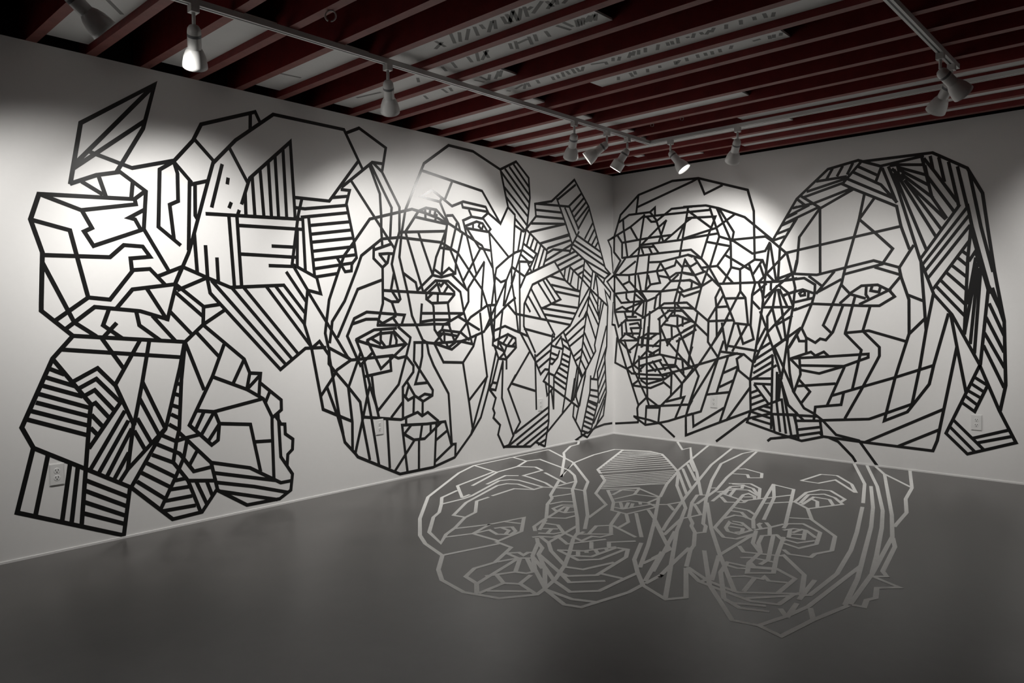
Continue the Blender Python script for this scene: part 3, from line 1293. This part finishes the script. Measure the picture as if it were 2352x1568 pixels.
TAPE_AND_SHADOW['K9'] = '''
R 1962,2288 1739,1930
R 1929,2210 1962,2217
R 1869,2130 1962,2166
R 1827,2066 1963,2114
R 1785,1995 1900,2030
R 1746,1937 1855,1966
R 1963,2114 1813,1883
R 1715,1912 1673,1578 1650,1333
R 1723,1912 1779,1574
R 1813,1883 1795,1558
R 1683,1976 1739,1934 1871,1817 1964,1835
R 1867,1815 1617,1569
R 1693,1639 1764,1567
R 1877,1811 1925,1629 1952,1504 1934,1340 1878,1031
R 1965,1746 1940,1635
R 1795,1566 1965,1588
R 1925,1632 1802,1596
R 1925,1632 1795,1528 1674,1425
R 1787,1528 1650,1333
R 1776,1498 1749,1331
R 1795,1498 1839,1281
R 1811,1497 1881,1341
R 1811,1528 1895,1457 1966,1478
R 1849,1436 1895,1461
R 1891,1457 1934,1344
R 1650,1336 1926,1335
R 1732,1553 1729,1492
R 1613,1565 1650,1464 1658,1386
R 1689,1551 1561,1454
R 1553,1396 1626,1321
R 1650,1336 1591,964 1563,822 1535,664
R 1630,1298 1703,1113
R 1679,1143 1599,995
R 1699,1109 1751,968 1806,793 1834,691
R 1703,1105 1624,941 1575,827
R 1749,1335 1697,1251 1700,1116
R 1745,1327 1781,1174 1836,1030
R 1915,1333 1703,1109
R 1927,1257 1781,1174
R 1835,1296 1867,1061
R 1968,1122 1762,979 1853,788
R 1727,1013 1628,949
R 1743,958 1596,863
R 1751,902 1575,788
R 1755,845 1568,729
R 1783,808 1543,664
R 1749,898 1738,227
R 1890,1069 1849,788 1822,653 1808,503
R 1968,1093 1894,971
R 1969,890 1910,873 1970,815
R 1890,971 1907,745 1938,584
R 1849,788 1945,577
R 1967,1321 1934,1306
R 1535,664 1542,377 1507,265 1879,172 1973,156
R 1560,677 1744,687
R 1576,631 1744,633
R 1576,623 1713,453
R 1661,620 1745,517
R 1544,543 1617,575
R 1548,492 1649,534
R 1552,433 1681,490
R 1618,399 1738,370
R 1552,366 1730,323
R 1561,304 1730,269
R 1674,427 1737,417
R 1791,747 1788,490
R 1749,363 1768,211
R 1788,474 1821,209
R 1835,508 1875,199
R 1834,653 1925,181
R 1830,661 1897,452 1972,390
R 1738,362 1972,375
R 1947,365 1973,269
R 1707,112 1735,136 1973,182
R 1807,728 1800,498
R 1962,2288 2229,2511 2474,2550 2648,2477
R 2512,2535 3027,2527 3265,2374 3367,2173 3408,1879 3451,1580 3517,1208 3533,729 3501,540
R 2135,2419 2381,2428
R 2265,2507 2217,2425
R 2349,2518 2306,2442
R 2431,2531 2389,2447
R 2497,2533 2346,2367
R 2052,2341 2381,2412
R 2018,2294 2346,2376
R 2111,2233 2417,2322
R 2169,2185 2433,2312
R 2346,2371 2433,2320 2772,2138
R 2381,2412 2735,2212
R 2436,2457 2653,2325 2775,2169
R 2478,2496 2622,2408
R 2655,2470 2612,2350
R 2663,2457 2771,2169
R 1997,2310 2169,2185
R 2164,2182 2169,1625
R 1962,2288 2035,2225
R 1928,2210 2035,2225 2111,2233
R 1898,2149 2069,2221
R 1850,2080 2149,2194
R 1959,2117 1811,1876
R 2161,2182 1986,1950 1968,1728 1944,1635
R 2526,2264 2485,2055 2375,1648 2348,1526 2198,1173 2263,1110
R 2602,2220 2487,2059 2604,1944 2747,1797 2677,1689
R 2809,1974 1878,1821
R 2772,2142 2807,1972 2870,1786
R 1795,1589 1914,1632 2140,1611 2602,1709 2802,1641
R 2360,1604 2673,1677
R 2614,1653 2813,1580
R 2287,1632 2137,1449
R 2073,1603 2182,1515
R 2344,1563 2141,1457
R 1795,1567 2031,1588 2126,1527 2123,1449
R 1849,1443 2018,1488 2124,1449
R 2070,1459 2066,1408
R 2023,1477 1990,1453 2002,1433 2038,1438 2036,1477
R 1937,1375 2108,1411
R 1946,1307 2096,1361
R 2123,1449 2100,1365 2012,1146
R 2100,1361 2518,1337 2650,1335 2765,1408 2723,1461
R 2348,1517 2416,1441 2509,1504 2634,1508 2720,1461 2495,1350
R 2416,1437 2540,1398
R 2416,1433 2337,1361
R 2547,1494 2544,1430 2563,1401
R 2593,1501 2582,1461 2646,1447 2657,1491
R 2459,1416 2381,1107
R 2362,1344 2279,1114
R 2813,1576 2723,1461
R 2900,1813 2797,1640 2811,1567 2871,1381 2875,1108 2776,753 2696,387 2868,475 3024,709 3054,862 3151,1265
R 2579,1332 2523,1129
R 2012,1146 2051,1065 2131,1021 2173,1056 2221,1045 2279,1114
R 1969,1086 1991,1032 2055,1033
R 2052,1057 2053,932
R 1918,876 2094,939 2132,907 2205,943 2248,904
R 1918,876 2252,904 2567,935 2567,906 2373,825 2005,817
R 1918,868 2010,776 2166,753 2373,825
R 1994,879 2003,737 1946,576
R 2378,1105 2512,966 2492,871 2442,629
R 2383,1109 2569,1129 2855,1044
R 2524,1125 2653,993 2654,921 2520,643 2385,380
R 2377,817 2238,485
R 1980,632 2302,672
R 1989,693 2088,589 2011,481
R 2279,568 2523,658 2784,753 3052,859
R 1900,972 2003,1146
R 1771,977 2003,1150
R 1941,580 2037,439 2122,399 2198,346 2313,231 2500,201 2643,9
R 2123,344 2135,458 2352,494 2371,591
R 2198,346 2579,391 2902,541 2955,837 2997,1138 3046,1426
R 2550,194 3121,515
R 2195,205 2504,193 3055,181 3085,266 3128,517 3145,616 3212,1010
R 2809,192 3090,349
R 2257,199 2330,174 2450,58 2474,20
R 2177,340 2195,205
R 1969,321 2190,341
R 1987,244 2173,284
R 1996,193 2174,237 2199,206
R 1774,196 2017,146 2199,202
R 1956,372 1987,166
R 1773,363 1995,371 2156,376
R 1898,455 2029,335
R 1774,143 1987,192
R 2648,2477 2964,2512
R 2776,2470 2954,2444
R 2783,2448 2977,2363
R 2791,2426 2996,2283
R 2807,2390 3034,2176
R 2831,2337 3123,2001
R 2753,2406 2990,1778
R 2792,2359 3059,1868
R 2831,2337 3091,1931
R 2709,2463 2777,2285 2947,1703 3046,1426
R 2721,2469 2776,2470 2792,2359 2753,2431
R 2737,2442 2823,2347
R 2953,2502 3027,2181 3130,2008
R 2968,2491 3046,2374 3199,2130
R 3012,2501 3032,2396
R 2976,2433 2992,2349 3179,2056
R 3071,2484 3112,2292
R 3139,2438 3199,2154 3210,2100
R 3200,2393 3269,2074
R 3277,2350 3360,1922 3441,1580
R 3269,2098 3302,1928 3413,1479 3488,1298
R 3217,2100 2950,1702
R 3269,2078 2966,1656
R 3280,2014 2985,1606
R 3288,1938 3008,1551
R 3283,1818 3045,1463
R 3295,1929 3277,1691 3260,1108
R 3239,1746 3274,1715
R 3211,1695 3271,1636
R 3169,1641 3269,1548
R 3134,1586 3266,1452
R 3092,1531 3261,1340
R 3063,1483 3258,1252
R 3046,1422 3174,1261 3366,874
R 3332,1747 3285,1667
R 3329,1688 3278,1340
R 3340,1648 3261,1108
R 3295,1912 3342,1719
R 3344,1608 3301,1036
R 3364,1631 3329,965
R 3413,1448 3369,879
R 3346,1703 3420,1416
R 3328,1736 3357,1623
R 3421,1338 3517,1103
R 3402,1235 3518,978
R 3394,1117 3523,861
R 3388,1022 3522,713
R 3440,1455 3516,1204
R 3167,1261 3212,1010 3276,665
R 3366,874 3145,330 3292,185 3602,307 3494,539 3366,870
R 3415,714 3336,517 3256,576
R 3332,780 3412,726
R 3313,728 3392,673
R 3291,674 3373,625
R 3276,630 3349,571
R 3197,437 3394,236
R 3177,378 3340,209
R 3332,313 3552,395
R 3360,280 3576,351
R 2877,1108 2985,1225
R 2862,1419 2980,1366
R 2954,1686 2980,1362 2997,1138
'''
LAB = {
 'K1': 'black tape drawing of stacked angular shapes topped by a pointed leaf',
 'K2': 'black tape drawing of a lumpy sideways face with a hatched chin, beside the leaf-topped figure',
 'K3': 'black tape drawing of a tilted head filled with striped sails and hatched slabs',
 'K4': 'black tape portrait of a large frontal face with almond eye, closed lips and rounded chin',
 'K5': 'black tape portrait of a bald tilted head with a tall striped ear',
 'K6': 'black tape drawing of a pursed profile with a round eye and striped collar',
 'K7': 'black tape drawing of dense striped plaits of hair beside the wall corner',
 'K8': 'black tape drawing of several overlapping small faces, dense with crossing lines',
 'K9': 'black tape portrait of a large serene face with long striped hair',
 'F1': 'white tape drawing of a long sleeping-eyed face on the concrete floor',
 'F2': 'white tape drawing of a grinning face with a finely striped forehead on the floor',
 'F3': 'white tape drawing of a wide-eyed face with long loose hair on the floor'}
for g in sorted(TAPE_AND_SHADOW):
    rows = [ln.split() for ln in TAPE_AND_SHADOW[g].strip().splitlines()]
    root = None
    if g != 'C':
        root = empty('tape_drawing'); tag(root, LAB[g], 'tape drawing', 'white tape drawings on the floor' if g[0] == 'F' else 'black tape drawings on the walls')
        a = [float(v)/1000 for v in rows[0][1].split(',')]; root.location = TO[rows[0][0]](a, 0)
    for i, row in enumerate(rows):
        pts = [tuple(float(v)/1000 for v in t.split(',')) for t in row[1:]]
        if g == 'C':
            mid = sum((Vector(p) for p in pts), Vector((0, 0)))/len(pts)
            par = [p for p in panels if p[0]-.02 < mid.x < p[1]+.02 and p[2]-.02 < mid.y < p[3]+.02]
            if not par: continue
            A = par[0]
            # carry the painted shadow stroke on across the panel to its far edge
            far = Vector(pts[-1]); d = far-Vector(pts[0])
            if d.y < 0: pts = pts[::-1]; d = -d
            pts = [(min(max(x, A[0]+.01), A[1]-.01), min(max(y, A[2]+.005), A[3]-.005)) for x, y in pts]
            if math.dist(pts[0], pts[1]) < .01: continue
            link('painted_shadow', ribbon(pts, .02, TO['c'], .0002, .0004, 0), M['shadow_line'], A[4]); continue  # cast shadow laid on the panel as a grey strip
        bm = ribbon(pts, .0235, TO[row[0]], .0002+i*2e-6, .0006, .004)
        bm.transform(Matrix.Translation(-root.location))
        link('tape_strip', bm, M['wtape'] if g[0] == 'F' else M['tape'], root)

# ---------- tracks ----------
TZ = 2.722
def track_bar(p, q, horiz, parent):
    (x0, y0), (x1, y1) = p, q
    hw = .018
    if horiz: a, b = (x0, y0-hw), (x1, y0+hw)
    else: a, b = (x0-hw, y0), (x0+hw, y1)
    o = boxo('rail', (a[0], a[1], TZ), (b[0], b[1], H), M['white'], parent)
    e = .0045
    s = boxo('groove', (a[0], y0-e, TZ-.0006), (b[0], y0+e, TZ+.004), M['slot'], o) if horiz else boxo('groove', (x0-e, a[1], TZ-.0006), (x0+e, b[1], TZ+.004), M['slot'], o)
    return o
t1 = tag(empty('light_track'), 'white L-shaped lighting track screwed under the red joists along both walls', 'track')
track_bar((1.13, -9.5), (1.13, -1.098), False, t1)
track_bar((1.112, -1.08), (5.4, -1.08), True, t1)
t2 = tag(empty('light_track'), 'short-ended straight white lighting track running away from the striped-hair portrait', 'track')
track_bar((3.485, -9.5), (3.485, -1.46), False, t2)
boxo('end_cap', (3.465, -1.46, TZ-.001), (3.505, -1.45, H), M['white'], t2)

# ---------- spot lamps ----------
bm = bmesh.new(); lathe(bm, [(0, .006), (.012, .005), (.022, 0), (.029, -.012), (.031, -.028), (.031, -.105), (.030, -.108), (0, -.108)]); ME_H = link('housing', bm, M['white'], smooth=True)
bm = bmesh.new(); lathe(bm, [(.028, -.1), (.034, -.108), (.042, -.122), (.051, -.148), (.056, -.178), (.0575, -.195), (.0555, -.195), (.054, -.178), (.049, -.15), (.040, -.126), (.03, -.11)]); ME_B = link('shade', bm, M['white'], smooth=True)
bm = bmesh.new(); lathe(bm, [(.030, -.095), (.03, -.1), (.052, -.118), (.052, -.185), (.050, -.185), (.050, -.122), (.03, -.104)]); ME_S = link('shade', bm, M['white'])
bm = bmesh.new(); lathe(bm, [(0, -.176), (.03, -.178), (.048, -.184)]); ME_L = link('lamp_face', bm, M['bulb'], smooth=True)
bm = bmesh.new(); lathe(bm, [(.0314, -.034), (.0316, -.036), (.0316, -.046), (.0314, -.048)], 28); ME_G = link('vent_band', bm, M['grey'])
protos = [ME_H, ME_B, ME_S, ME_L, ME_G]; meshes = [o.data for o in protos]
for o in protos: bpy.data.objects.remove(o)
mh, mb, ms, ml, mg = meshes
def lamp(x, y, d, label, power=1., step=False, stem=.045, cone=95, group='track spotlights'):
    root = tag(empty('track_spotlight', (x, y, TZ)), label, 'spotlight', group)
    boxo('adapter', (-.02, -.02, -.034), (.02, .02, 0), M['white'], root)
    bm = bmesh.new(); lathe(bm, [(0, -.034), (.0085, -.034), (.0085, -.04-stem), (0, -.04-stem)], 12); link('stem', bm, M['white'], root, True)
    D = Vector(d).normalized(); q = D.to_track_quat('-Z', 'Y')
    for nm, me in (('housing', mh), ('shade', ms if step else mb), ('lamp_face', ml), ('vent_band', mg)):
        o = bpy.data.objects.new(nm, me); C.objects.link(o); o.parent = root; o.location = (0, 0, -.05-stem); o.rotation_mode = 'QUATERNION'; o.rotation_quaternion = q
    ld = bpy.data.lights.new('spot_light', 'SPOT'); ld.energy = POWER*power; ld.color = (1, .975, .94); ld.spot_size = math.radians(cone); ld.spot_blend = .9; ld.shadow_soft_size = .04
    lo = bpy.data.objects.new('spot_light', ld); C.objects.link(lo); lo.parent = root; lo.rotation_mode = 'QUATERNION'; lo.rotation_quaternion = q
    lo.location = Vector((0, 0, -.05-stem))+D*.2
lamp(1.13, -4.968, (-.6, .28, -.72), 'white bell spotlight brightly lit down one flank, over the leaf-topped tape figure', .85)
lamp(1.13, -3.85, (-.55, .5, -.70), 'white bell spotlight hanging straight down alone, over the striped-sail tape head', .8)
lamp(1.13, -2.115, (-.52, .42, -.74), 'white bell spotlight hanging next to the one turned towards the tape ear', .7)
lamp(1.13, -1.698, (-.66, -.46, -.58), 'white bell spotlight swung almost level, its bright mouth towards the bald tape head', .5)
lamp(1.13, -1.412, (-.5, -.2, -.8), 'stepped cylindrical spotlight with a square-cut back, nearest the track corner', .7, True)
lamp(1.334, -1.08, (.55, .12, -.75), 'glowing bell spotlight with its mouth in full view, just past the track corner', .7)
lamp(1.926, -1.08, (-.5, .55, -.7), 'white bell spotlight leaning back over the overlapping small tape faces', 1.15)
lamp(3.485, -1.82, (.45, .62, -.6), 'white bell spotlight tipped outwards near the end of the straight track', .9)
lamp(3.485, -1.56, (-.55, .5, -.72), 'white bell spotlight pointing down behind the outward-tipped one at the track end', .9)
lamp(1.13, -5.5, (-.05, .75, -.6), 'white bell spotlight with dark vents, aimed along the wall above the pointed leaf', .7)
lamp(1.13, -6.05, (-.5, .5, -.75), 'white bell spotlight hanging past the wall end of the leaf drawing', .9)

# ---------- outlets ----------
def outlet(loc, rz, label):
    root = tag(empty('wall_outlet', loc), label, 'outlet', 'wall outlets'); root.rotation_euler = (0, 0, rz)
    bm = bmesh.new()
    for f in box(bm, (-.037, -.006, -.06), (.037, 0, .06)): pass
    bmesh.ops.bevel(bm, geom=[e for e in bm.edges if all(v.co.y < -.003 for v in e.verts)], offset=.004, segments=2, affect='EDGES')
    link('plate', bm, M['plate'], root)
    for s in (-1, 1):
        bm = bmesh.new(); lathe(bm, [(0, .0012), (.015, .0012), (.0165, 0)], 24)
        bm.transform(Matrix.Translation((0, -.006, s*.0195)) @ Matrix.Rotation(math.pi/2, 4, 'X')); rc = link('socket', bm, M['plate'], root)
        for dx in (-.0065, .0065): boxo('slot', (dx-.0014, -.0078, s*.0195), (dx+.0014, -.0068, s*.0195+.009), M['slot'], rc)
        boxo('slot', (-.0026, -.0078, s*.0195-.0095), (.0026, -.0068, s*.0195-.0045), M['slot'], rc)
outlet((0, -5.274, .431), math.pi/2, 'white duplex outlet inside the lowest box of the leaf-topped tape figure')
outlet((0, -3.10, .437), math.pi/2, 'white duplex outlet between tape lines on the cheek of the large frontal face')
outlet((0, -1.209, .429), math.pi/2, 'white duplex outlet by the striped collar of the pursed profile')
outlet((1.171, 0, .434), 0, 'white duplex outlet under the overlapping small tape faces')
outlet((3.349, 0, .434), 0, 'white duplex outlet within the loose striped hair end of the serene face')
# ---------- ceiling hooks ----------
def hook(x, y, R, m, label):
    bm = bmesh.new(); n, k, t = 20, 6, R*.16
    for i in range(n+1):
        a = -math.pi*.5+2*math.pi*.92*i/n
        cx, cz = R*math.cos(a), R*math.sin(a)-R
        for j in range(k):
            b = 2*math.pi*j/k; bm.verts.new((cx+t*math.cos(b)*math.cos(a), t*math.sin(b), cz+t*math.cos(b)*math.sin(a)))
    bm.verts.ensure_lookup_table(); V = bm.verts
    for i in range(n):
        for j in range(k): bm.faces.new((V[i*k+j], V[i*k+(j+1) % k], V[(i+1)*k+(j+1) % k], V[(i+1)*k+j]))
    o = link('ceiling_hook', bm, m, None, True); o.location = (x, y, H); o.rotation_euler = (0, 0, .7); tag(o, label, 'hook', 'ceiling hooks')
hook(1.479, -4.46, .026, M['white'], 'white screw hook under a red joist near the brightly lit spotlight')
hook(1.718, -1.565, .012, M['steel'], 'small round steel hook under a joist, the farther of two from the track corner')
hook(1.46, -1.565, .012, M['steel'], 'small steel hook under a joist, closest to the track corner')
